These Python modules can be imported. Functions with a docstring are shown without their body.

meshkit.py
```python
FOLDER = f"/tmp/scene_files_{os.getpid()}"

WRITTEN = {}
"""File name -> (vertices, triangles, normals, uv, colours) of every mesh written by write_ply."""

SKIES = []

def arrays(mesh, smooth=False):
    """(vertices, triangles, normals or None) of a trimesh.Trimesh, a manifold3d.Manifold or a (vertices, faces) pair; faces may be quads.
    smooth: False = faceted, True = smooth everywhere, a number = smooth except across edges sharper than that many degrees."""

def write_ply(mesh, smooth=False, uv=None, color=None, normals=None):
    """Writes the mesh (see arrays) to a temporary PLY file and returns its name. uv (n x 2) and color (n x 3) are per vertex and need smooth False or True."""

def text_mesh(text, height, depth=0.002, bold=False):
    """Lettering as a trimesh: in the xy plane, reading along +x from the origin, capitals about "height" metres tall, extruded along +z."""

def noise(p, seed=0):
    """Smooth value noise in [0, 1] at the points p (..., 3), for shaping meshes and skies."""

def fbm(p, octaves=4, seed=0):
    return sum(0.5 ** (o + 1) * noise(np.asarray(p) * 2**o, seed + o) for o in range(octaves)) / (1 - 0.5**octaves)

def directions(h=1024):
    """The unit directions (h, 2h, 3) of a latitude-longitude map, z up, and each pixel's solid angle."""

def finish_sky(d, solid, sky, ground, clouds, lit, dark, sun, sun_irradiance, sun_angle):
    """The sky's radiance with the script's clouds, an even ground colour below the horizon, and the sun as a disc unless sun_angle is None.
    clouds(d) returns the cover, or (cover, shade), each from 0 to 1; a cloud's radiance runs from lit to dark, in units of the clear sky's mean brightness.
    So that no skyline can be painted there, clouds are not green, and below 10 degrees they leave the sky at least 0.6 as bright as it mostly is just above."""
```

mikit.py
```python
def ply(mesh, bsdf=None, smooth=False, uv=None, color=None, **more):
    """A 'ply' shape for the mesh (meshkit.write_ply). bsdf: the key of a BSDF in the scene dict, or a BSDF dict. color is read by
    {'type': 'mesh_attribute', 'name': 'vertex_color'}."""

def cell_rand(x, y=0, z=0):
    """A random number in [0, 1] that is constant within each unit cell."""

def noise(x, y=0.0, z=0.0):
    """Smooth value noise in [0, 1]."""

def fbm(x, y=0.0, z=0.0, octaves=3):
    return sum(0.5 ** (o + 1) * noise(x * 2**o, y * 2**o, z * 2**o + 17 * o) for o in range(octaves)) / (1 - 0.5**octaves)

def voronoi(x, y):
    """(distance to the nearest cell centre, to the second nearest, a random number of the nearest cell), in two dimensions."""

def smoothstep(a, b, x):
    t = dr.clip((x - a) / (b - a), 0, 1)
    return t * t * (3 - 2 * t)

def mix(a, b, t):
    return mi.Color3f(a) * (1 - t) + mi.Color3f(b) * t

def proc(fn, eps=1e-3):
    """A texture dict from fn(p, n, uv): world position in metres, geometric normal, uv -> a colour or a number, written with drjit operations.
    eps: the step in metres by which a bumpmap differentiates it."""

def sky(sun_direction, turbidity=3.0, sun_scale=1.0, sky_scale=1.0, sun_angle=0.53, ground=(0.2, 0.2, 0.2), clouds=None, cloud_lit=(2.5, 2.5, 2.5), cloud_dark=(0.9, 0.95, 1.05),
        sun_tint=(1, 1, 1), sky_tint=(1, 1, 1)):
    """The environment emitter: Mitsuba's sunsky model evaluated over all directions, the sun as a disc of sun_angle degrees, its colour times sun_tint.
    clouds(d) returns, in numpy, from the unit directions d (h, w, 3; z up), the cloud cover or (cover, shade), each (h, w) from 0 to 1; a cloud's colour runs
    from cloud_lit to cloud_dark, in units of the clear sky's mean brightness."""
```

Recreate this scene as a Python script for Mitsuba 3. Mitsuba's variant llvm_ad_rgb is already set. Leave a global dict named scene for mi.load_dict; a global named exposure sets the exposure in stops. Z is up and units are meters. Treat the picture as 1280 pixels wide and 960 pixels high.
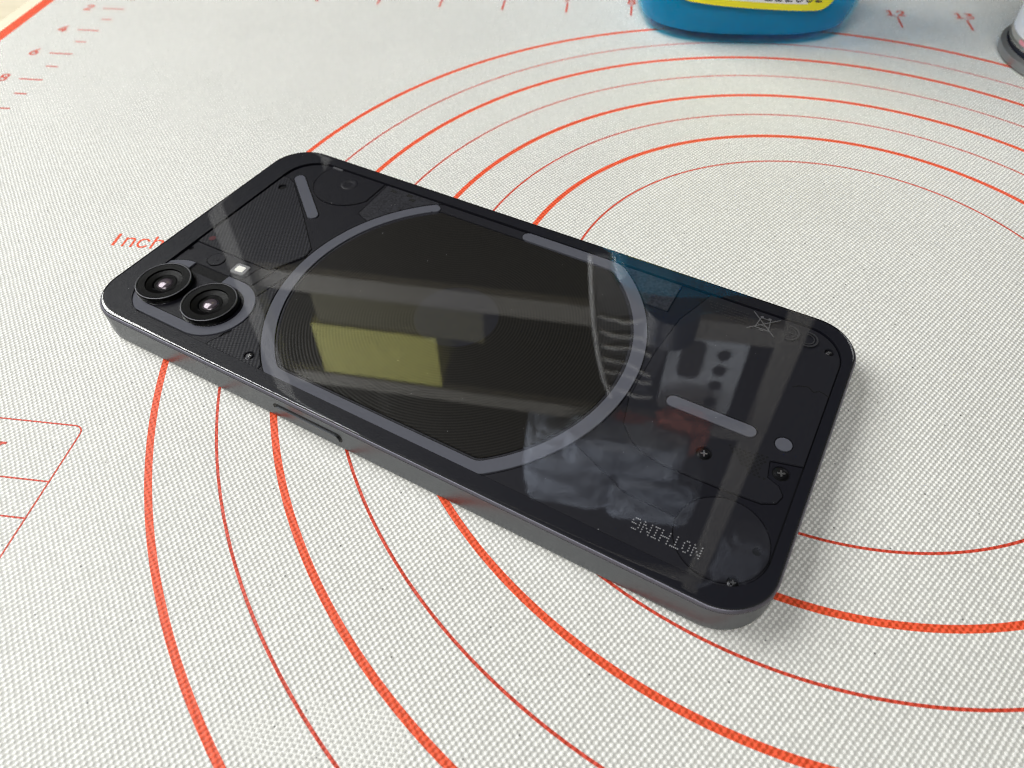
import math
import numpy as np
import trimesh
import mitsuba as mi
import drjit as dr
import mikit
import meshkit
from shapely.geometry import Polygon, Point, LineString, box as sbox
from shapely.ops import unary_union
from shapely import affinity

T = mi.ScalarTransform4f
scene, labels = {}, {}
MM = 0.001

# ------------------------------------------------------------------ camera
CAM = np.array([0.06734966, -0.09439538, 0.11956045])
AXIS = np.array([-0.32597524, 0.56326987, -0.75925437])
DOWN = np.array([0.366367, -0.665095, -0.65071])
scene['camera'] = {
    'type': 'thinlens', 'fov': 2 * math.degrees(math.atan(640 / 895.85)), 'fov_axis': 'x',
    'aperture_radius': 0.00052, 'focus_distance': 0.152, 'near_clip': 0.005, 'far_clip': 20.0,
    'to_world': T().look_at(origin=CAM.tolist(), target=(CAM + AXIS).tolist(), up=(-DOWN).tolist()),
}
exposure = 0.0

# ------------------------------------------------------------------ lamps (main light from the left; panel behind the photographer added to brighten the rack)
LAMPS = [  # label, direction from the phone (azimuth, elevation), distance, width, height, radiance
    ('wide white light panel above the bench on the left of the phone, out of frame', -172, 45, 1.40, 1.1, 0.9, (6.7, 6.8, 6.65)),
    ('unseen white light panel added behind the photographer to brighten the mirrored rack, out of frame', -80, 56, 1.7, 1.0, 0.7, (7.2, 7.2, 7.05)),
]


def mesh_box(x0, x1, y0, y1, z0, z1):
    b = trimesh.creation.box((x1 - x0, y1 - y0, z1 - z0))
    b.apply_translation(((x0 + x1) / 2, (y0 + y1) / 2, (z0 + z1) / 2))
    return b


USED = {}


def numbered(name):
    USED[name] = USED.get(name, -1) + 1
    return name if USED[name] == 0 else '%s_%03d' % (name, USED[name])


def obj(name, mesh, bsdf, parent=None, smooth=False, unit=MM, **more):
    """One scene entry; the mesh is in millimetres."""
    if hasattr(mesh, 'apply_scale'):
        mesh = mesh.copy()
        mesh.apply_scale(unit)
    else:
        mesh = (np.asarray(mesh[0]) * unit, mesh[1])
    key = numbered(name if parent is None else parent + '__' + name)
    scene[key] = mikit.ply(mesh, bsdf, smooth=smooth, **more)
    return key


def thing(name, label, category, group=None, kind=None):
    key = numbered(name)
    labels[key] = {'label': label, 'category': category}
    if group:
        labels[key]['group'] = group
    if kind:
        labels[key]['kind'] = kind
    return key


def tag(key, label):
    labels[key] = {'label': label}


# ------------------------------------------------------------------ materials
def rgb(*c):
    return {'type': 'rgb', 'value': list(c)}


def principled(color, rough=0.5, metallic=0.0, spec=0.5, **more):
    return {'type': 'twosided', 'b': {'type': 'principled', 'base_color': rgb(*color) if isinstance(color, tuple) else color,
                                      'roughness': rough, 'metallic': metallic, 'specular': spec, **more}}


TH = math.radians(21.9)
CT, ST = math.cos(TH), math.sin(TH)


def matxy(p):
    x, y = p.x * 1000, p.y * 1000
    return x * CT + y * ST, -x * ST + y * CT


def weave(p):
    """+1 on a warp thread that lies on top, -1 in the cell of a weft thread."""
    a, b = matxy(p)
    w = 0.10 * (mikit.noise(a * 0.35, b * 0.35) - 0.5)
    A, B = 2 * math.pi * (a / 1.15 + w), 2 * math.pi * (b / 1.42 + w)
    return dr.cos(A) * dr.cos(B) + 0.16 * dr.cos(A - B)  # diagonal term slants the pale spots like highlights on thread flanks


def mat_color(p, n, uv):
    a, b = matxy(p)
    s = weave(p) + 0.65 * (mikit.noise(a * 2.3, b * 2.3) - 0.5)
    t = mikit.smoothstep(-0.35, 0.8, s)
    da, db = (a + 10.0) / 14.0, (b + 87.0) / 4.5      # a patch where the cloth clings to the table and its cells show as rings
    m = mikit.smoothstep(1.25, 0.7, dr.sqrt(da * da + db * db) + 1.3 * (mikit.noise(a * 0.22, b * 0.22) - 0.5))
    t = dr.lerp(t, mikit.smoothstep(0.55, 0.15, dr.abs(s + 0.1)), 0.75 * m)
    c = mikit.mix((0.490, 0.484, 0.456), (0.86, 0.856, 0.818), t)  # pale tone mixes thread white with painted highlights of the glossy bumps
    c *= 0.965 + 0.07 * mikit.fbm(a * 0.045, b * 0.045)
    v1, v2, r = mikit.voronoi(a / 11.0, b / 11.0)      # stray specks of dirt
    speck = (1 - mikit.smoothstep(0.010, 0.022, v1)) * dr.select(r > 0.45, 1.0, 0.0)
    return c * (1 - 0.75 * speck)


def weave_bump(p, n, uv):
    return weave(p)


def print_color(base):
    def f(p, n, uv):
        a, b = matxy(p)
        t = mikit.smoothstep(-0.9, 0.9, weave(p) + 1.1 * (mikit.noise(a * 3.7, b * 3.7) - 0.5))
        return mikit.mix([c * 0.62 for c in base], [min(1, c * 1.12 + 0.035) for c in base], t)
    return f


def bumped(inner, fn, scale, eps):
    return {'type': 'twosided', 'b': {'type': 'bumpmap', 'arbitrary': mikit.proc(fn, eps=eps), 'scale': scale, 'bsdf': inner['b']}}


scene['mat_cloth'] = bumped(principled(mikit.proc(mat_color), 0.36, spec=0.45), weave_bump, 0.00006, 4e-5)
scene['mat_red'] = bumped(principled(mikit.proc(print_color((0.80, 0.085, 0.022))), 0.45, spec=0.3), weave_bump, 0.00003, 4e-5)
scene['mat_dark_red'] = bumped(principled(mikit.proc(print_color((0.60, 0.052, 0.020))), 0.45, spec=0.3), weave_bump, 0.00003, 4e-5)
scene['mat_margin'] = principled((0.78, 0.70, 0.54), 0.45)


def wood(p, n, uv):
    a, b = matxy(p)
    g = mikit.fbm(a * 0.02, b * 0.5 + 2.0 * mikit.noise(a * 0.01, b * 0.03))
    return mikit.mix((0.62, 0.55, 0.40), (0.72, 0.65, 0.50), g)


scene['table_wood'] = principled(mikit.proc(wood), 0.4)


# phone materials
def brushed(p, n, uv):
    return mi.Color3f(0.103, 0.109, 0.120) * (0.92 + 0.16 * mikit.noise(p.x * 1200, p.y * 9000, p.z * 9000))


scene['aluminium'] = principled(mikit.proc(brushed), 0.33, metallic=0.85)
scene['polished_edge'] = principled((0.22, 0.215, 0.26), 0.48, metallic=0.95)
scene['slot_black'] = principled((0.0015, 0.0015, 0.0015), 0.6)
scene['bezel_black'] = principled((0.0064, 0.0066, 0.0115), 0.5, spec=0.3)
scene['floor_black'] = principled((0.004, 0.004, 0.005), 0.6, spec=0.2)
scene['panel_black'] = principled((0.0120, 0.0120, 0.0170), 0.5, spec=0.3)
scene['panel_dark'] = principled((0.0066, 0.0066, 0.0112), 0.5, spec=0.3)
scene['tape_black'] = principled((0.0135, 0.0135, 0.017), 0.6, spec=0.3)
scene['strip_white'] = principled((0.100, 0.103, 0.126), 0.55, spec=0.2)
scene['ink_grey'] = principled((0.10, 0.10, 0.11), 0.6, spec=0.2)
scene['ink_faint'] = principled((0.035, 0.035, 0.040), 0.6, spec=0.2)
scene['ink_white'] = principled((0.36, 0.36, 0.38), 0.5)
scene['screw_metal'] = principled((0.05, 0.05, 0.055), 0.25, metallic=0.9)
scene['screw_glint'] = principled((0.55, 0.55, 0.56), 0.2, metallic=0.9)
scene['lens_black'] = principled((0.0006, 0.0006, 0.0008), 0.4, spec=0.12)
scene['lens_metal'] = principled((0.06, 0.06, 0.066), 0.3, metallic=0.9)
scene['lens_coat'] = principled((0.16, 0.13, 0.155), 0.16, metallic=0.6, spec=1.0, clearcoat=1.0, clearcoat_gloss=0.95)
scene['flash_white'] = principled((0.85, 0.84, 0.78), 0.4)
scene['flash_rim'] = principled((0.18, 0.18, 0.19), 0.4)
scene['red_led'] = principled((0.06, 0.004, 0.010), 0.5)


def coil_rings(p, n, uv):
    x, y = p.x * 1000 + 1.5, p.y * 1000 - 0.2
    r = dr.sqrt(x * x + y * y)
    return dr.cos(2 * math.pi * r / 0.68)


def coil_tone(p, n, uv):
    x, y = p.x * 1000 + 1.5, p.y * 1000 - 0.2
    r = dr.sqrt(x * x + y * y)
    s = dr.cos(2 * math.pi * r / 0.68)
    return mikit.mix((0.0050, 0.0045, 0.0040), (0.0120, 0.0105, 0.0090), mikit.smoothstep(-0.6, 0.7, s))


scene['coil'] = bumped(principled(mikit.proc(coil_tone), 0.5, spec=0.25), coil_rings, 0.000014, 4e-5)


def ribs(p, n, uv):
    x, y = p.x * 1000, p.y * 1000
    u, v = x * 0.86 + y * 0.5, -x * 0.5 + y * 0.86
    return dr.cos(2 * math.pi * u / 0.80) + 0.5 * dr.cos(2 * math.pi * v / 0.55)


def rib_tone(p, n, uv):
    return mikit.mix((0.0085, 0.0085, 0.0120), (0.019, 0.019, 0.026), mikit.smoothstep(-1.0, 1.4, ribs(p, n, uv)))


scene['ribbed_black'] = bumped(principled(mikit.proc(rib_tone), 0.5, spec=0.3), ribs, 0.000015, 4e-5)


def speckle(p, n, uv):
    return mikit.mix((0.012, 0.012, 0.0155), (0.028, 0.028, 0.036), mikit.noise(p.x * 2300, p.y * 2300))


scene['speckled_black'] = principled(mikit.proc(speckle), 0.6, spec=0.3)
scene['cover_glass'] = {'type': 'thindielectric', 'int_ior': 1.60, 'ext_ior': 1.0}
scene['lens_glass'] = {'type': 'thindielectric', 'int_ior': 1.40, 'ext_ior': 1.0}

# bottle and can


scene['blue_liquid'] = {'type': 'blendbsdf', 'weight': 0.42,
                        'a': {'type': 'dielectric', 'int_ior': 1.27, 'ext_ior': 1.0, 'specular_transmittance': rgb(0.03, 0.55, 0.72)},
                        'b': {'type': 'twosided', 'b': {'type': 'principled', 'base_color': rgb(0.001, 0.62, 0.86), 'roughness': 0.12, 'specular': 0.2}}}
scene['clear_plastic'] = {'type': 'thindielectric', 'int_ior': 1.2, 'ext_ior': 1.0, 'specular_transmittance': rgb(0.30, 0.85, 1.0)}
scene['label_yellow'] = principled((0.86, 0.80, 0.01), 0.35)
scene['label_white'] = principled((0.80, 0.80, 0.80), 0.4)
scene['label_ink'] = principled((0.05, 0.05, 0.06), 0.4)
scene['cap_navy'] = principled((0.02, 0.03, 0.07), 0.4)
scene['can_white'] = principled((0.82, 0.83, 0.87), 0.3)
scene['can_rim'] = principled((0.30, 0.30, 0.30), 0.38, metallic=0.7)
scene['can_silver'] = principled((0.60, 0.60, 0.56), 0.3, metallic=0.8)
scene['print_black'] = principled((0.02, 0.02, 0.03), 0.4)
scene['print_pink'] = principled((0.75, 0.30, 0.35), 0.4)

# rack that the phone mirrors
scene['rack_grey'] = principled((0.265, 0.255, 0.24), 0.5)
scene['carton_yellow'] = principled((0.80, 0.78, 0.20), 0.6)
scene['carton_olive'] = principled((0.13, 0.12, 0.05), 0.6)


def cloudy(p, n, uv):
    g = mikit.fbm(p.x * 30, p.y * 30, p.z * 30, octaves=3)
    return mikit.mix((0.22, 0.25, 0.32), (0.46, 0.52, 0.66), mikit.smoothstep(0.3, 0.65, g))


scene['bag_white'] = principled(mikit.proc(cloudy), 0.4)
scene['bag_grey'] = principled((0.16, 0.18, 0.23), 0.5)
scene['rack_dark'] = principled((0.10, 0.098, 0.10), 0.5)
scene['pouch_film'] = principled((0.030, 0.032, 0.05), 0.3)
scene['pouch_pale'] = principled((0.85, 0.87, 0.92), 0.3)
scene['card_white'] = principled((0.66, 0.72, 0.84), 0.5)
scene['card_dark'] = principled((0.02, 0.02, 0.03), 0.5)
scene['glove_red'] = principled((0.46, 0.12, 0.075), 0.6)
scene['lamp_housing'] = principled((0.7, 0.7, 0.7), 0.5)


# ------------------------------------------------------------------ shape helpers (millimetres)
def rr(hx, hy, r, n=14, cx=0.0, cy=0.0):
    """Points of a rounded rectangle, counter-clockwise."""
    pts = []
    for sx, sy, a0 in ((1, 1, 0), (-1, 1, 90), (-1, -1, 180), (1, -1, 270)):
        for k in range(n + 1):
            a = math.radians(a0 + 90 * k / n)
            pts.append((cx + sx * (hx - r) + r * math.cos(a), cy + sy * (hy - r) + r * math.sin(a)))
    return np.array(pts)


def circle(r, n=64, cx=0.0, cy=0.0):
    a = np.linspace(0, 2 * np.pi, n, endpoint=False)
    return np.stack([cx + r * np.cos(a), cy + r * np.sin(a)], 1)


def loft(rings, closed=True, cap0=False, cap1=False):
    """rings: list of (points n x 2, z); the wall between them."""
    n = len(rings[0][0])
    v = np.vstack([np.column_stack([p, np.full(n, z)]) for p, z in rings])
    f = []
    for k in range(len(rings) - 1):
        a, b = k * n, (k + 1) * n
        i = np.arange(n if closed else n - 1)
        j = (i + 1) % n
        f.append(np.column_stack([a + i, a + j, b + j]))
        f.append(np.column_stack([a + i, b + j, b + i]))
    for on, k, flip in ((cap0, 0, True), (cap1, len(rings) - 1, False)):
        if on:
            i = np.arange(n)
            c = np.append(rings[k][0].mean(0), rings[k][1])
            v = np.vstack([v, c])
            t = np.column_stack([np.full(n, len(v) - 1), k * n + i, k * n + (i + 1) % n])
            f.append(t[:, ::-1] if flip else t)
    return trimesh.Trimesh(v, np.vstack(f), process=False)


def extr(poly, z0, z1):
    parts = []
    for g in getattr(poly, 'geoms', [poly]):
        if g.geom_type == 'Polygon' and g.area > 1e-5:
            m = trimesh.creation.extrude_polygon(g, z1 - z0, engine='earcut')
            m.apply_translation((0, 0, z0))
            parts.append(m)
    return trimesh.util.concatenate(parts)


def plate(poly, z0, z1, bev=0.1):
    """An extruded plate whose upper edge is stepped back a little."""
    if bev <= 0:
        return extr(poly, z0, z1)
    return trimesh.util.concatenate([extr(poly, z0, z1 - bev), extr(poly.buffer(-bev), z1 - bev, z1)])


def soft(poly, r):
    return poly.buffer(-r).buffer(2 * r).buffer(-r)


def lathe(profile, n=64, cx=0.0, cy=0.0, cap1=False):
    return loft([(circle(r, n, cx, cy), z) for r, z in profile], cap1=cap1)


def lettering(text, h, depth=0.02, bold=False):
    m = meshkit.text_mesh(text, h, depth, bold)
    return m


def M2(a, b):
    """mat coordinates (mm) -> world millimetres"""
    return np.array([a * CT - b * ST, a * ST + b * CT])


def on_mat(mesh, z=0.0):
    m = mesh.copy()
    R = np.eye(4)
    R[:2, :2] = [[CT, -ST], [ST, CT]]
    R[2, 3] = z
    m.apply_transform(R)
    return m


# ------------------------------------------------------------------ table and mat
tb = mesh_box(-900, 900, -700, 900, -30, -0.8)
obj('table_top', on_mat(tb), 'table_wood')
labels['table_top'] = {'label': 'pale cream wooden table top showing beyond the red edged corner of the mat', 'category': 'table', 'kind': 'structure'}

mat = thing('baking_mat', 'white woven silicone baking mat printed with red circles and ruler marks under the phone', 'mat')
A0, A1, B0, B1 = -212.3, 383.0, -175.0, 226.5
CC = (85.3, 21.1)
obj('sheet', on_mat(extr(sbox(-206.6, B0 + 5.7, A1 - 5.7, B1 - 5.7), -0.7, 0.0)), 'mat_cloth', mat)
mg = sbox(A0, B0, A1, B1).difference(sbox(-206.6, B0 + 5.7, A1 - 5.7, B1 - 5.7))
tag(obj('margin', on_mat(extr(mg, -0.7, -0.02)), 'mat_margin', mat), 'narrow cream bare margin along the edge of the mat')
bd = sbox(-206.8, B0 + 5.5, A1 - 5.5, B1 - 5.5).difference(sbox(-202.0, B0 + 10.3, A1 - 10.3, B1 - 10.3))
tag(obj('border', on_mat(extr(bd, -0.1, 0.05)), 'mat_red', mat), 'broad red printed border line near the mat edge')


def ring2(r, w, n=240):
    return loft([(circle(r - w / 2, n), 0.05), (circle(r + w / 2, n), 0.05)][::-1])


RADII = [155.62, 142.35, 130.63, 117.06, 103.37, 90.87, 77.90, 63.92]
for i, r in enumerate(RADII):
    m = ring2(r, 1.52 if i % 2 == 0 else 0.62)
    m.apply_translation((71.27, 51.42, 0.0))
    obj('printed_circle', m, 'mat_red' if i % 2 == 0 else 'mat_dark_red', mat)


def mark(x0, x1, y0, y1, mt='mat_dark_red', name='tick_mark'):
    obj(name, on_mat(extr(sbox(min(x0, x1), min(y0, y1), max(x0, x1), max(y0, y1)), -0.05, 0.05)), mt, mat)


def numeral(text, x, y, h, rot=0.0, name='numeral', mt='mat_dark_red', bold=True, center=True):
    m = lettering(text, h, 0.06, bold)
    if center:
        m.apply_translation((-m.bounds[:, 0].mean(), -m.bounds[:, 1].mean(), 0))
    m.apply_transform(trimesh.transformations.rotation_matrix(rot, (0, 0, 1)))
    m.apply_translation((x, y, 0))
    obj(name, on_mat(m), mt, mat)


# centimetre ruler along the left side, inch ruler along the far side
for k in range(1, 13):
    y = 186.9 - 9.88 * k
    ln = 8.9 if k % 2 == 0 else 4.5
    mark(-168.6 - ln, -168.6, y - 0.35, y + 0.35)
    if k % 2 == 0:
        numeral(str(k), -183.5, y + 0.3, 4.8)
for k in range(1, 20):
    x = -169.7 + 25.5 * k
    mark(x - 0.4, x + 0.4, 182.6, 191.9)
    numeral(str(k), x, 195.4, 4.6)
inch = lettering('nch', 5.0, 0.06)
inch.apply_translation((2.6, 0, 0))
inch = trimesh.util.concatenate([mesh_box(0.3, 1.15, 0, 5.0, 0, 0.06), inch])
inch.apply_translation((-99.8, 24.0, 0))
obj('lettering', on_mat(inch), 'mat_red', mat)
# corner of the conversion table at the left edge of the picture
tabx, taby = -74.9, -33.7
outline = soft(sbox(tabx - 60, taby - 60, tabx, taby), 2.2)
outline = outline.difference(outline.buffer(-0.36))
obj('table_outline', on_mat(extr(outline, -0.05, 0.05)), 'mat_dark_red', mat)
for y in (-47.7, -56.0):
    mark(tabx - 60, tabx - 0.3, y - 0.18, y + 0.18, name='table_line')
numeral('r', -89.9, -41.2, 4.0, name='lettering', mt='mat_dark_red')

# ------------------------------------------------------------------ phone
phone = thing('phone', 'black smartphone lying face down with a see-through glass back and grey light strips', 'phone')
HX, HY, RC = 79.6, 37.9, 10.2


def body(d):
    return rr(HX - d, HY - d, RC - d, 16)


prof = [(1.3, 0.0), (0.5, 0.2), (0.12, 0.7), (0.0, 1.4), (0.0, 7.40)]
obj('frame', loft([(body(d), z) for d, z in prof], cap0=True), 'aluminium', phone, smooth=30)
obj('edge_groove', loft([(body(d), z) for d, z in [(0.0, 7.40), (0.13, 7.42), (0.13, 7.54), (0.0, 7.55)]]), 'slot_black', phone)
obj('chamfer', loft([(body(d), z) for d, z in [(0.0, 7.55), (0.08, 7.68), (0.32, 7.98), (0.42, 8.02)]]), 'polished_edge', phone, smooth=40)
obj('gasket', loft([(body(d), z) for d, z in [(0.42, 8.02), (0.62, 8.02), (0.64, 7.6), (0.9, 7.6)]]), 'slot_black', phone)
obj('cover_glass', loft([(body(d), z) for d, z in [(0.64, 8.03), (0.66, 8.175), (0.9, 8.192), (1.4, 8.199), (2.0, 8.2)]], cap1=True), 'cover_glass', phone, smooth=40)
tag(phone + '__cover_glass', 'glossy clear glass back mirroring a yellow box and a rack')

INNER = affinity.translate(Polygon(rr(75.0, 34.05, 9.0, 14)), 2.05, 0.35)
bz = Polygon(body(0.66)).difference(INNER)
obj('bezel', extr(bz, 6.9, 7.85), 'bezel_black', phone)
obj('back_plate', extr(INNER.buffer(0.05), 6.6, 7.0), 'floor_black', phone)

IN = INNER.buffer(-0.25)
RING_C = (-1.7, 0.0)


def disc(r, cx=RING_C[0], cy=RING_C[1]):
    return Point(cx, cy).buffer(r, 64)


def dshape(r, lo, hi, soft_r):
    return soft(disc(r).intersection(sbox(-100, lo, 100, hi)), soft_r)


ring_out = dshape(42.65, -34.2, 34.3, 5.5)
ring_in = dshape(39.75, -31.25, 31.3, 3.5)
ring_band = ring_out.difference(ring_in)
gap = Polygon([(-1.0, 20), (-1.0, 60), (-28.0, 60), (-28.0, 20)])
ring_strip = ring_band.difference(gap)
ring_strip = unary_union([ring_strip, Point(-27.9, 31.55).buffer(1.42), Point(-0.9, 32.8).buffer(1.42)]).intersection(unary_union([ring_out, ring_strip]).buffer(0.2))
zone = ring_out.buffer(0.35)

# camera light strip: a pill outline open at the far side
pill = LineString([(-66.6, -23.7), (-52.0, -23.7)])
cam_band = pill.buffer(9.3, 32).difference(pill.buffer(6.75, 32))
cam_gap = Polygon([(-67.0, -20), (-67.0, -5), (-56.2, -5), (-56.2, -20)])
cam_strip = cam_band.difference(cam_gap)
cam_zone = pill.buffer(9.6, 32)
z1 = 7.4
P = Polygon
used = []


def part(name, poly, mt, top=z1, bev=0.1, keep=0.18, label=None, carve=True):
    """A plate on the inside of the phone, cut back from its neighbours."""
    poly = poly.intersection(IN)
    if carve and used:
        poly = poly.difference(unary_union(used).buffer(keep))
    if carve:
        used.append(poly)
    k = obj(name, plate(poly, 6.95, top, bev), mt, phone)
    if label:
        tag(k, label)
    return k


tag(obj('ring_light', plate(ring_strip, 6.95, 7.5, 0.06), 'strip_white', phone), 'large grey open ring light strip round the charging coil')
tag(obj('camera_light', plate(cam_strip, 6.95, 7.5, 0.06), 'strip_white', phone), 'grey open light strip curved round both camera lenses')
slash = LineString([(-68.2, 25.4), (-54.4, 14.1)]).buffer(1.42, 16)
tag(obj('slash_light', plate(slash, 6.95, 7.5, 0.06), 'strip_white', phone), 'short slanted grey light strip near the top corner')
bar = LineString([(50.0, 0.45), (65.4, 0.45)]).buffer(1.45, 16)
tag(obj('bar_light', plate(bar, 6.95, 7.5, 0.06), 'strip_white', phone), 'short straight grey light strip at the lower end')
dot = Point(72.2, 0.5).buffer(1.6, 24)
tag(obj('dot_light', plate(dot, 6.95, 7.5, 0.06), 'strip_white', phone), 'round grey light dot beyond the straight strip')
used += [ring_strip, cam_strip, slash.buffer(0.1), bar, dot]

coil_area = dshape(38.9, -30.4, 30.6, 3.2)
gap_fill = dshape(42.4, -34.0, 34.2, 5.5)
tag(part('charging_coil', coil_area.union(ring_in.buffer(-0.25).intersection(sbox(-26, 26, 26, 36))), 'coil', top=7.3), 'black round charging coil with fine concentric grooves')
tag(obj('coil_centre', plate(disc(9.5, -1.6, 0.3), 7.2, 7.36, 0.04), 'panel_black', phone), 'smooth dark disc in the middle of the coil')
part('coil_band', ring_in.buffer(-0.1), 'speckled_black', top=7.2)
part('coil_bridge', ring_band.intersection(gap).buffer(0.1), 'panel_black', top=7.35)

# upper end
screw_spots = [(59.6, -8.8, 1.35), (73.6, -6.2, 1.45), (-34.1, -31.4, 1.0), (72.6, -31.4, 0.9), (74.0, 28.9, 0.8)]
hole_spots = [(-69.7, 20.0, 0.95), (-72.2, -10.9, 0.45), (74.4, -24.0, 0.55)]
used += [Point(x, y).buffer(r) for x, y, r in screw_spots]
holes = [Point(x, y).buffer(r) for x, y, r in hole_spots]
used += holes
part('ribbed_panel', soft(P([(-76, -8.0), (-49.3, -8.0), (-45.2, 0.0), (-45.6, 3.0), (-59.4, 15.4), (-68.4, 23.0), (-71.0, 24.2), (-76, 24.0)]), 0.8), 'ribbed_black', top=7.5,
     label='finely ribbed dark panel beside the slanted strip')
part('antenna_cap', disc(9.6, -54.6, 29.8).intersection(sbox(-80, 10, -45.9, 40)), 'panel_dark', top=7.45, label='dark round cover with a small dimple near the top corner')
obj('dimple', lathe([(2.4, 7.4), (2.2, 7.55), (1.8, 7.6), (1.2, 7.55), (0.8, 7.42), (0.0, 7.4)], 40, -54.4, 29.6), 'panel_black', phone, smooth=40)
part('square_tape', P([(-45.0, 36), (-44.3, 20.4), (-40.8, 19.0), (-20, 10), (-20, 36)]).difference(zone), 'speckled_black', top=7.45, label='dark speckled tape panel outside the ring light')
obj('button_disc', plate(disc(3.4, -38.9, 27.2), 7.35, 7.56, 0.08), 'speckled_black', phone)
for x, y in ((-42.6, 32.2), (-37.6, 32.6), (-36.0, 31.2)):
    obj('tape_slot', plate(sbox(x, y, x + 1.6, y + 1.0), 7.4, 7.5, 0), 'slot_black', phone)
part('top_panel', P([(-80, 7), (-80, 40), (-20, 40), (-20, 5), (-40, 0)]).difference(zone), 'panel_dark', top=7.3)
mic = disc(2.1, -63.4, -11.2)
used.append(mic)
obj('microphone_disc', plate(mic, 6.95, 7.5, 0.08), 'panel_black', phone)
obj('microphone_hole', lathe([(0.75, 7.5), (0.7, 7.58), (0.45, 7.58), (0.4, 7.2), (0.0, 7.2)], 24, -63.4, -11.2), 'panel_black', phone)
flash_o = affinity.rotate(soft(sbox(-57.7, -12.9, -53.7, -9.4), 0.7), 4)
used.append(flash_o)
fk = obj('flash', plate(flash_o, 6.95, 7.5, 0.1), 'flash_rim', phone)
tag(fk, 'small white camera flash beside the lenses')
fc = affinity.rotate(soft(sbox(-56.9, -12.3, -54.3, -10.1), 0.5), 4)
obj('flash_core', plate(fc, 7.3, 7.62, 0.15), 'flash_white', phone)
pts = [(-54.9, -7.0), (-51.6, -7.0), (-47.9, -7.0), (-44.0, -7.0)]
pts2 = [(-57.6, -21.5), (-54.2, -21.5), (-50.6, -21.5), (-46.6, -21.5)]
for k in range(3):
    part('flex_strip', P([pts[k], pts[k + 1], pts2[k + 1], pts2[k]]).difference(cam_zone), 'panel_black' if k != 1 else 'tape_black', top=7.42)
part('corner_panel', P([(-46.4, -21), (-44, -6), (-30, -6), (-30, -36), (-45.3, -36), (-44.5, -32.0), (-42.6, -28)]).difference(zone).difference(cam_zone), 'ribbed_black', top=7.4,
     label='ribbed dark panel between the camera and the ring light')
part('camera_plate', pill.buffer(6.6, 32), 'panel_dark', top=7.35)
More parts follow.
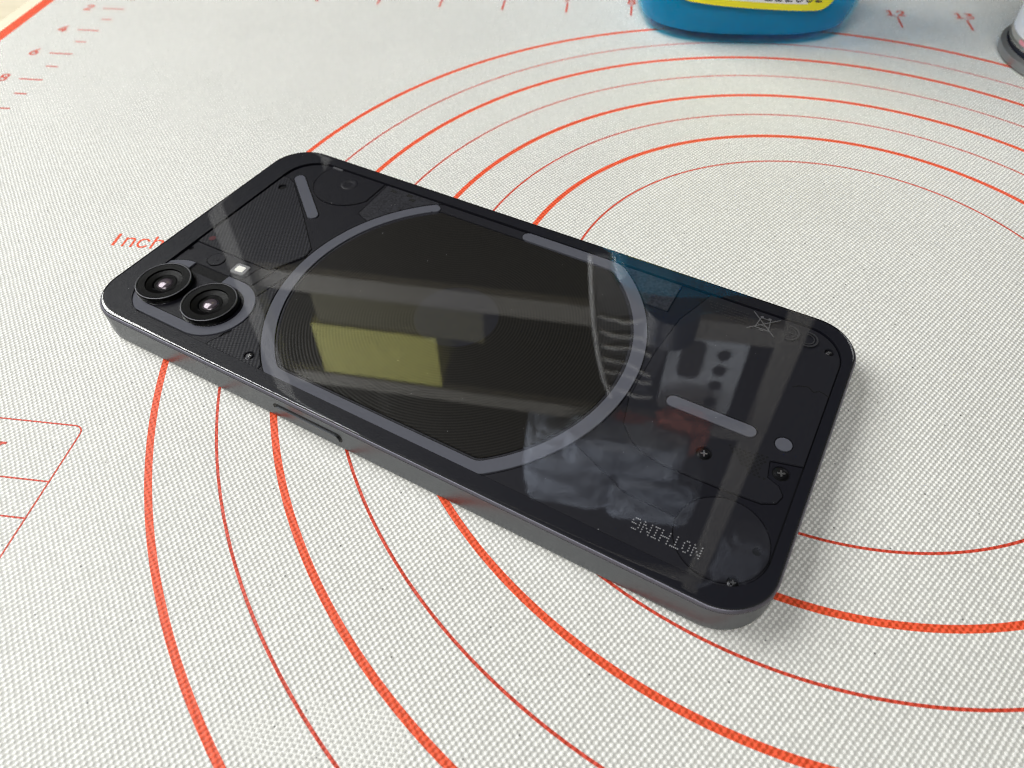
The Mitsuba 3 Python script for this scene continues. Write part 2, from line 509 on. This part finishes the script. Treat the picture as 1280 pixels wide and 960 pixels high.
part('camera_surround', P([(-76, -7.5), (-44, -7.5), (-44, -36), (-76, -36)]).difference(cam_band.buffer(0.12)), 'panel_dark', top=7.3)
tag(obj('record_light', plate(disc(0.9, -70.2, -5.6), 7.3, 7.55, 0.05), 'red_led', phone), 'tiny dark red recording lamp at the top edge')

# lower end
tongue = P([(46.7, 36), (44.5, 28.6), (42.7, 23.2), (41.7, 11.5), (41.8, -2.9), (43.5, -9.6), (46.6, -12.8), (49.7, -14.3), (54.0, -15.0), (65.5, -14.8), (72.2, -14.3),
            (74.6, -13.0), (75.2, -11.0), (74.0, -9.3), (71.6, -8.4), (70.9, -4.4), (79.0, -2.3), (79.0, 36)])
mesh_zone = P([(61.9, -4.1), (70.6, -3.6), (70.4, -8.0), (73.2, -9.2), (68.9, -9.8), (65.0, -7.0)])
part('speaker_panel', soft(tongue, 0.5), 'panel_black', top=7.5, label='large smooth dark cover over the loudspeaker')
part('edge_tape', P([(25, 24.5), (39.2, 24.5), (39.0, 36), (22, 36)]).difference(zone), 'speckled_black', top=7.4)
part('middle_panel', P([(39.4, 36), (39.6, 24.2), (30, 24.2), (36, -18), (47.5, -22.8), (48.9, -23.7), (50.8, -24.0), (63.8, -24.2), (80, -24.2), (80, 36)]).difference(zone).difference(disc(8.4, 68.3, -24.4)), 'panel_dark', top=7.32)
tag(part('motor_cap', disc(8.3, 68.3, -24.4), 'panel_black', top=7.45), 'dark round cover at the bottom corner')
part('bottom_panel', P([(20, -36), (36, -18), (47.5, -22.5), (80, -22.5), (80, -36)]).difference(zone), 'panel_black', top=7.4)
part('slim_rail', P([(-50, -36), (25, -36), (25, -30), (-50, -30)]).difference(ring_out.buffer(0.2)), 'panel_dark', top=7.3)
part('side_rail', P([(-30, 30), (80, 30), (80, 36), (-30, 36)]).difference(ring_out.buffer(0.2)), 'panel_dark', top=7.3)
holes_m = []
for i in range(-14, 14):
    for j in range(-12, 12):
        x, y = 67.5 + i * 0.92 + (j % 2) * 0.46, -6.5 + j * 0.62
        if mesh_zone.buffer(-0.25).contains(Point(x, y)):
            holes_m.append(plate(disc(0.27, x, y).simplify(0.03), 7.45, 7.515, 0))
k = obj('speaker_holes', trimesh.util.concatenate(holes_m), 'slot_black', phone)
labels[k] = {'label': 'patch of tiny dark speaker holes near the screw', 'kind': 'stuff'}
for x, y, r in screw_spots:
    s = obj('screw', lathe([(r, 6.98), (r, 7.1), (r * 0.86, 7.16), (r * 0.82, 7.32), (r * 0.7, 7.4), (r * 0.3, 7.42), (r * 0.22, 7.3), (0.0, 7.3)], 28, x, y), 'screw_metal', phone, smooth=30)
    a = LineString([(x - r * 0.5, y), (x + r * 0.5, y)]).buffer(r * 0.12, cap_style=2)
    cr = affinity.rotate(unary_union([a, affinity.rotate(a, 90, origin=(x, y))]), 20, origin=(x, y))
    obj('screw_slot_glint', extr(cr, 7.36, 7.44), 'screw_glint', phone)  # cross slot in brighter metal, the screw's glint put into its colour
obj('flex_connector', extr(LineString([(69.8, 15.6), (70.7, 16.4), (72.6, 17.1), (73.9, 16.2), (74.9, 17.0), (77.0, 16.4)]).buffer(0.12), 7.45, 7.53), 'slot_black', phone)
obj('contact', plate(sbox(-63.2, 33.5, -60.0, 34.1), 7.3, 7.7, 0), 'ink_grey', phone)

# printed word in a dot-matrix face
FONT = {'N': ['1001', '1101', '1011', '1001', '1001'], 'O': ['0110', '1001', '1001', '1001', '0110'], 'T': ['11111', '00100', '00100', '00100', '00100'],
        'H': ['10001', '10001', '11111', '10001', '10001'], 'I': ['111', '010', '010', '010', '111'], 'G': ['01110', '10000', '10111', '10001', '01110']}
FONT['N'] = ['10001', '11001', '10101', '10011', '10001']
dots = []
col = 0
for ch in 'NOTHING':
    rows = FONT[ch]
    for j, row in enumerate(rows):
        for i, bit in enumerate(row):
            if bit == '1':
                dots.append((col + i, j))
    col += len(rows[0]) + 1
step = 12.5 / (col - 2)
dm = [extr(Point(66.1 - c * step, -30.35 + j * 0.55).buffer(0.115, 4), 7.9, 7.93) for c, j in dots]
tag(obj('lettering', trimesh.util.concatenate(dm), 'ink_white', phone), 'word of tiny white dots printed at the bottom corner')


def flipped(poly_or_mesh, x, y):
    """Print that reads from the bottom of the phone upwards."""
    return affinity.translate(affinity.rotate(poly_or_mesh, 180, origin=(0, 0)), x, y)


def line(pts, w=0.10):
    return LineString(pts).buffer(w, cap_style=2)


cring = lambda: Point(0, 0).buffer(2.35, 32).difference(Point(0, 0).buffer(1.95, 32)).union(Point(0, 0).buffer(1.6, 32).difference(Point(0, 0).buffer(1.35, 32)))
half = cring().intersection(sbox(-3, -3, 0.35, 3))
obj('printed_mark', extr(flipped(half, 68.9, 30.2), 7.88, 7.91), 'ink_faint', phone)
obj('printed_mark', extr(flipped(half.union(sbox(-2.0, -0.13, -0.1, 0.13)), 64.9, 30.3), 7.88, 7.91), 'ink_faint', phone)
bin_ = unary_union([line([(-1.5, 1.7), (-1.05, -1.7), (1.05, -1.7), (1.5, 1.7)]), line([(-1.9, 1.7), (1.9, 1.7)]), line([(-0.5, 2.15), (0.5, 2.15)]), line([(-1.2, 0.6), (1.2, 0.6)]),
                    line([(-3.0, -2.9), (3.0, 2.9)]), line([(-3.0, 2.9), (3.0, -2.9)]), Point(-0.8, -2.0).buffer(0.35), Point(0.9, -2.0).buffer(0.35)])
obj('printed_mark', extr(flipped(bin_, 59.4, 30.2), 7.88, 7.91), 'ink_grey', phone)
tag(phone + '__printed_mark_002', 'printed crossed-out waste bin mark')
rng = np.random.default_rng(5)
tiny = []
for j in range(5):
    x = 55.6
    end = 47.0 + (0, 0.4, 0.1, 1.5, 4.5)[j]
    while x > end:
        w = rng.uniform(0.25, 0.9)
        y = 31.4 - j * 0.85
        for i in range(max(1, int(w / 0.22))):
            tiny.append(sbox(x - i * 0.24 - 0.10, y + rng.uniform(0, 0.12), x - i * 0.24, y + rng.uniform(0.3, 0.45)))
        x -= w + 0.25
k = obj('fine_print', extr(unary_union(tiny), 7.88, 7.91), 'ink_faint', phone)
labels[k] = {'label': 'block of illegibly fine grey print', 'kind': 'stuff'}

# lenses
for cx, cy in ((-67.0, -23.95), (-52.4, -24.05)):
    lk = obj('camera_lens', lathe([(6.5, 7.9), (6.5, 8.85), (6.42, 9.0)], 72, cx, cy), 'lens_black', phone, smooth=40)
    obj('rim', lathe([(6.42, 9.0), (6.34, 9.11), (6.18, 9.14), (6.02, 9.11), (5.95, 9.0)], 72, cx, cy), 'lens_metal', lk, smooth=40)
    obj('barrel', lathe([(5.95, 9.0), (5.9, 8.92), (4.3, 8.85), (4.2, 8.5), (2.9, 8.2), (2.5, 7.9), (1.8, 7.9)], 64, cx, cy), 'lens_black', lk)
    obj('lens_element', lathe([(1.9, 7.9), (1.8, 8.05), (1.5, 8.25), (1.05, 8.42), (0.5, 8.5), (0.0, 8.52)], 48, cx, cy), 'lens_coat', lk, smooth=True)
    obj('lens_glass', lathe([(5.95, 9.03), (0.0, 9.03)], 64, cx, cy), 'lens_glass', lk)

# power button in the near side
def side_pill(x0, x1, zc, h, y0, y1, n=10):
    poly = LineString([(x0 + h, zc), (x1 - h, zc)]).buffer(h, n)
    m = extr(poly, 0, y1 - y0)
    v = m.vertices.copy()
    m.vertices = np.column_stack([v[:, 0], y0 + v[:, 2], v[:, 1]])
    m.invert()
    return m


obj('button_slot', side_pill(-22.6, -4.6, 4.2, 1.5, -37.93, -37.6), 'slot_black', phone)
obj('power_button', side_pill(-22.0, -5.2, 4.0, 1.08, -38.35, -37.7), 'aluminium', phone)
spk = []
for k in range(70):
    x, y, r = rng.uniform(-76, 76), rng.uniform(-34, 34), 0.03 + 0.05 * rng.random() ** 3
    spk.append(extr(Point(x, y).buffer(r, 2), 8.215, 8.235))
k = obj('dust', trimesh.util.concatenate(spk), 'ink_white', phone)
labels[k] = {'label': 'tiny pale dust specks scattered on the glass', 'kind': 'stuff'}

# ------------------------------------------------------------------ bottle at the far edge
bottle = thing('cleaner_bottle', 'bottle of clear blue liquid with a yellow label on the far side of the mat', 'bottle')
BC, BA = np.array([1.0, 200.5]), math.radians(26.0)


def oval(a, b, n=96, e=2.6, t=None):
    t = np.linspace(0, 2 * np.pi, n, endpoint=False) if t is None else t
    x = a * np.sign(np.cos(t)) * np.abs(np.cos(t)) ** (2 / e)
    y = b * np.sign(np.sin(t)) * np.abs(np.sin(t)) ** (2 / e)
    return np.column_stack([BC[0] + x * math.cos(BA) - y * math.sin(BA), BC[1] + x * math.sin(BA) + y * math.cos(BA)])


BOT = [(32.5, 20.0, 0.15), (37.0, 24.0, 1.2), (39.4, 26.2, 4.0), (40.9, 27.5, 9.0), (41.8, 28.2, 18.0), (42.2, 28.5, 40.0), (42.2, 28.5, 120.0), (39.0, 27.0, 140.0), (28.0, 22.0, 155.0), (14.0, 14.0, 163.0), (13.0, 13.0, 170.0)]


def at_z(z):
    zs = [q[2] for q in BOT]
    return np.interp(z, zs, [q[0] for q in BOT]), np.interp(z, zs, [q[1] for q in BOT])


obj('body', loft([(oval(a, b), z) for a, b, z in BOT], cap0=True, cap1=True), 'clear_plastic', bottle, smooth=40)
obj('liquid', loft([(oval(a - 1.6, b - 1.6), max(z, 1.7)) for a, b, z in BOT if z < 150 and z != 1.2], cap0=True, cap1=True), 'blue_liquid', bottle, smooth=40)
obj('cap', loft([(oval(15, 15, e=2), 170.2), (oval(15, 15, e=2), 190), (oval(13, 13, e=2), 192)], cap0=True, cap1=True), 'cap_navy', bottle, smooth=40)


def on_bottle(poly, off):
    """A flat shape in (arc parameter u mm, z mm) wrapped round the front of the bottle."""
    g = [q for q in getattr(poly, 'geoms', [poly])]
    out = []
    for q in g:
        v, f = trimesh.creation.triangulate_polygon(q.segmentize(1.5), engine='earcut')
        m = trimesh.Trimesh(np.column_stack([v, np.zeros(len(v))]), f, process=False)
        m = m.subdivide_to_size(4.0)
        u, z = m.vertices[:, 0], m.vertices[:, 1]
        w = np.zeros((len(u), 3))
        for i in range(len(u)):
            a, b = at_z(z[i])
            x = np.clip(u[i] / (a + off), -0.999, 0.999)
            y = -(b + off) * (1 - abs(x) ** 2.6) ** (1 / 2.6)
            x = x * (a + off)
            w[i] = (BC[0] + x * math.cos(BA) - y * math.sin(BA), BC[1] + x * math.sin(BA) + y * math.cos(BA), z[i])
        out.append(trimesh.Trimesh(w, m.faces, process=False))
    return trimesh.util.concatenate(out)


def text_poly(text, h):
    m = lettering(text, h, 0.1)
    f = m.triangles[np.abs(m.face_normals[:, 2]) > 0.9]
    f = f[np.abs(f[:, :, 2]).max(1) < 1e-6]
    return unary_union([Polygon(t[:, :2]).buffer(1e-4) for t in f])


LZ = 14.2
SK = [1, 0, -0.05, 1, 0, 0]
yl = affinity.affine_transform(soft(sbox(-30, LZ, 26, LZ + 85), 6), SK)
obj('label', on_bottle(yl, 0.25), 'label_yellow', bottle, smooth=True)
obj('label_panel', on_bottle(affinity.affine_transform(sbox(-19, LZ + 2.3, 16, LZ + 24), SK), 0.45), 'label_white', bottle, smooth=True)
tx = text_poly('0120-112502', 4.0)
tx = affinity.affine_transform(affinity.translate(tx, -17.5, LZ + 3.0), SK)
obj('label_lettering', on_bottle(tx, 0.62), 'label_ink', bottle)

# ------------------------------------------------------------------ can at the right edge
can = thing('spray_can', 'white can with a grey metal base ring standing cut off at the right edge', 'can')
CX, CY = 122.0, 222.0
obj('base_ring', lathe([(29.5, 0.1), (31.0, 0.5), (31.2, 1.0), (31.2, 3.2), (30.6, 3.7), (29.6, 3.9)], 96, CX, CY), 'can_rim', can, smooth=40)
obj('groove', lathe([(29.6, 3.9), (28.9, 3.6), (28.6, 5.0)], 96, CX, CY), 'print_black', can)
obj('shoulder', lathe([(28.6, 5.0), (29.6, 5.5), (29.8, 6.1), (29.3, 6.6), (29.2, 8.4)], 96, CX, CY), 'can_silver', can, smooth=40)
obj('body', lathe([(29.2, 8.4), (29.3, 8.7), (29.3, 150.0), (26.0, 158.0), (15.0, 163.0)], 96, CX, CY, cap1=True), 'can_white', can, smooth=40)


def on_can(a0, a1, za, zb, r, n=16):
    a = np.radians(np.linspace(a0, a1, n))
    p = np.column_stack([CX + r * np.cos(a), CY + r * np.sin(a)])
    return loft([(p, za), (p, zb)], closed=False)


obj('printed_patch', on_can(214, 262, 9.8, 26, 29.45), 'print_black', can)
obj('printed_patch', on_can(208, 236, 6.9, 8.2, 29.6), 'print_pink', can)

# ------------------------------------------------------------------ rack behind the bench, seen as a mirror image in the phone
WD = 700.0
WN = np.array([math.cos(math.radians(109)), math.sin(math.radians(109))])
WT = np.array([-WN[1], WN[0]])
WO = CAM[:2] * 1000 + WD * WN


def wall(mesh):
    """(s to the left, depth away from the bench, z) -> world"""
    m = mesh.copy()
    v = m.vertices
    m.vertices = np.column_stack([WO[0] + v[:, 0] * WT[0] + v[:, 1] * WN[0], WO[1] + v[:, 0] * WT[1] + v[:, 1] * WN[1], v[:, 2]])
    m.invert()
    return m


def wbox(s0, s1, d0, d1, z0, z1):
    return wall(mesh_box(s0, s1, d0, d1, z0, z1))


rack = thing('shelf_rack', 'grey metal shelf rack behind the bench, mirrored as pale bars in the phone', 'rack')
for s in (-232, 520):
    for d in (-12, 330):
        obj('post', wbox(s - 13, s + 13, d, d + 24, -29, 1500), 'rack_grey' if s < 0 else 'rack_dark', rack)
for za, zb in ((551, 586), (764, 792), (1255, 1290)):
    obj('beam', wbox(-219, 507, 0, 14, za, zb), 'rack_grey', rack)
    tag(obj('shelf', wbox(-219, 507, 14.5, 330, zb - 12, zb - 0.5), 'card_dark', rack), 'dark shelf board behind the grey front beam')

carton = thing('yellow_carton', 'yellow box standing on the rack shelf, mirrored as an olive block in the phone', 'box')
obj('base', wbox(178, 432, 5, 150, 586.2, 652), 'carton_olive', carton)  # lower block darker olive and wider than the yellow one above
obj('upper_part', wbox(250, 444, 2, 155, 652, 760), 'carton_yellow', carton)

card = thing('white_case', 'pale case with round dark marks on the rack shelf, mirrored in the phone', 'case')
cs = affinity.translate(soft(sbox(-187, 588, -84, 745), 10), 0, 0)


def wplate(poly, d0, d1):
    m = extr(poly, 0, d1 - d0)
    v = m.vertices
    m.vertices = np.column_stack([v[:, 0], d0 + v[:, 2], v[:, 1]])
    m.invert()
    return wall(m)


obj('shell', wplate(cs, 6, 16), 'card_white', card)
for y in (617, 648, 680, 716):
    obj('round_mark', wplate(Point(-157, y).buffer(9), 3, 5.5), 'card_dark', card)
obj('dark_window', wplate(soft(sbox(-132, 596, -100, 668), 12), 3, 5.5), 'card_dark', card)


def lump(a, b, c, seed, amp, freq=3.0, sub=4, box=0.42):
    s = trimesh.creation.icosphere(subdivisions=sub)
    v = s.vertices
    k = 1 + amp * (meshkit.fbm(v * freq + 11.3 * seed, 4, seed) - 0.5) * 2 - 0.25 * amp * np.abs(np.sin(9 * v[:, 2] + 4 * meshkit.noise(v * 3, seed)))
    p = np.sign(v) * np.abs(v) ** box
    s.vertices = p * k[:, None] * [a, b, c]
    return s


def wlump(name, label, cat, s, d, z, a, b, c, seed, amp, mt, group=None):
    m = lump(a, b, c, seed, amp)
    m.apply_translation((s, d, z))
    key = obj(name, wall(m), mt, smooth=60)
    labels[key] = {'label': label, 'category': cat}
    return key


wlump('white_tray', 'white soft edged bundle over the front of the upper rack shelf, mirrored in the phone', 'cloth', -45, -50, 785, 92, 26, 50, 2, 0.12, 'bag_white')
wlump('white_sack', 'bluish white sack on the upper rack shelf above the bundle, mirrored in the phone', 'bag', 38, 60, 972, 84, 60, 116, 3, 0.12, 'bag_white')
wlump('grey_sack', 'bluish white sack right of the larger sack on the upper shelf, mirrored in the phone', 'bag', -112, 60, 1020, 84, 60, 78, 4, 0.12, 'bag_white')


def tube(pts, r, n=8):
    pts = np.asarray(pts, float)
    rings = []
    for i, p in enumerate(pts):
        t = pts[min(i + 1, len(pts) - 1)] - pts[max(i - 1, 0)]
        t /= np.linalg.norm(t)
        u = np.cross(t, [0, 1, 0])
        u /= np.linalg.norm(u)
        w = np.cross(t, u)
        rings.append([p + r * (math.cos(q) * u + math.sin(q) * w) for q in np.linspace(0, 2 * np.pi, n, endpoint=False)])
    v = np.array(rings).reshape(-1, 3)
    f = []
    for i in range(len(pts) - 1):
        for k in range(n):
            a_, b_ = i * n + k, i * n + (k + 1) % n
            f += [[a_, b_, b_ + n], [a_, b_ + n, a_ + n]]
    m = trimesh.Trimesh(v, f, process=False)
    m.fix_normals()
    return m


pouch = thing('plastic_pouch', 'dark clear plastic pouch with pale ridges hanging from the rack, mirrored in the phone', 'pouch')
edge = [(34, -30, 440), (31, -30, 470), (26, -30, 515), (20, -30, 560), (12, -30, 605), (0, -30, 655), (-14, -30, 692)]
obj('sheet', wplate(Polygon([(q[0], q[2]) for q in edge] + [(-60, 690), (-76, 600), (-60, 440)]), -27, -25), 'pouch_film', pouch)
obj('edge', wall(tube(edge, 3.2)), 'pouch_pale', pouch, smooth=60)
rr_ = np.random.default_rng(8)
for k in range(6):
    z0 = 535 + 27 * k
    pts_ = [(16 - 4 * k - 11 * i, -30 + 3 * math.sin(i * 1.3 + k), z0 + 5 * math.sin(i * 0.9 + k) + 4 * i * (0.6 if k % 2 else 0.2) + rr_.uniform(-2, 2)) for i in range(7)]
    obj('ridge', wall(tube(pts_, 2.6 + rr_.uniform(-0.8, 1.2))), 'pouch_pale', pouch, smooth=60)
bag = thing('grey_pouch', 'grey blue cloth bag hung on the right post of the rack, mirrored in the phone', 'bag')
bm = lump(44, 30, 78, 9, 0.2)
bm.apply_translation((-292, 0, 1130))
obj('sack', wall(bm), 'bag_grey', bag, smooth=60)
obj('strap', wall(tube([(-238, -16, 1262), (-255, -14, 1250), (-278, -6, 1225), (-290, 0, 1195)], 4)), 'bag_grey', bag, smooth=60)
gl = thing('red_glove', 'dull red work glove hanging before the white case on the rack, mirrored in the phone', 'glove')
gm = [lump(40, 15, 27, 5, 0.3, box=0.85), lump(50, 14, 17, 6, 0.3, box=0.8)]
gm[1].apply_transform(trimesh.transformations.rotation_matrix(0.25, (0, 1, 0)))
gm[0].apply_translation((-122, -30, 728))
gm[1].apply_translation((-68, -30, 752))
fingers = []
for k, (ds, dz, ln) in enumerate(((-34, 26, 40), (-24, 36, 46), (-10, 40, 40), (4, 34, 34))):
    f_ = lump(8, 8, ln * 0.7, 20 + k, 0.2, sub=3, box=0.9)
    f_.apply_transform(trimesh.transformations.rotation_matrix(0.12 * (1.5 - k), (0, 1, 0)))
    f_.apply_translation((-122 + ds, -30, 728 + dz + 12))
    fingers.append(f_)
obj('palm', wall(gm[0]), 'glove_red', gl, smooth=60)
obj('cuff', wall(gm[1]), 'glove_red', gl, smooth=60)
for f_ in fingers:
    obj('finger', wall(f_), 'glove_red', gl, smooth=60)

# ------------------------------------------------------------------ lamps
for lab, az, el, dist, w, h, rad in LAMPS:
    a, e = math.radians(az), math.radians(el)
    pos = np.array([math.cos(e) * math.cos(a), math.cos(e) * math.sin(a), math.sin(e)]) * dist
    tw = T().look_at(origin=pos.tolist(), target=[0, 0, 0], up=[0, 0, 1])
    k = thing('lamp_panel', lab, 'lamp')
    hb = mesh_box(-w / 2 - 0.02, w / 2 + 0.02, -h / 2 - 0.02, h / 2 + 0.02, -0.05, -0.004)
    obj('housing', hb, 'lamp_housing', k, unit=1.0, to_world=tw)
    dm_ = trimesh.Trimesh([(-w / 2, -h / 2, 0), (w / 2, -h / 2, 0), (w / 2, h / 2, 0), (-w / 2, h / 2, 0)], [[0, 1, 2], [0, 2, 3]], process=False)
    key = k + '__diffuser'
    scene[key] = {**mikit.ply(dm_, 'lamp_housing'), 'to_world': tw, 'emitter': {'type': 'area', 'radiance': rgb(*rad)}}
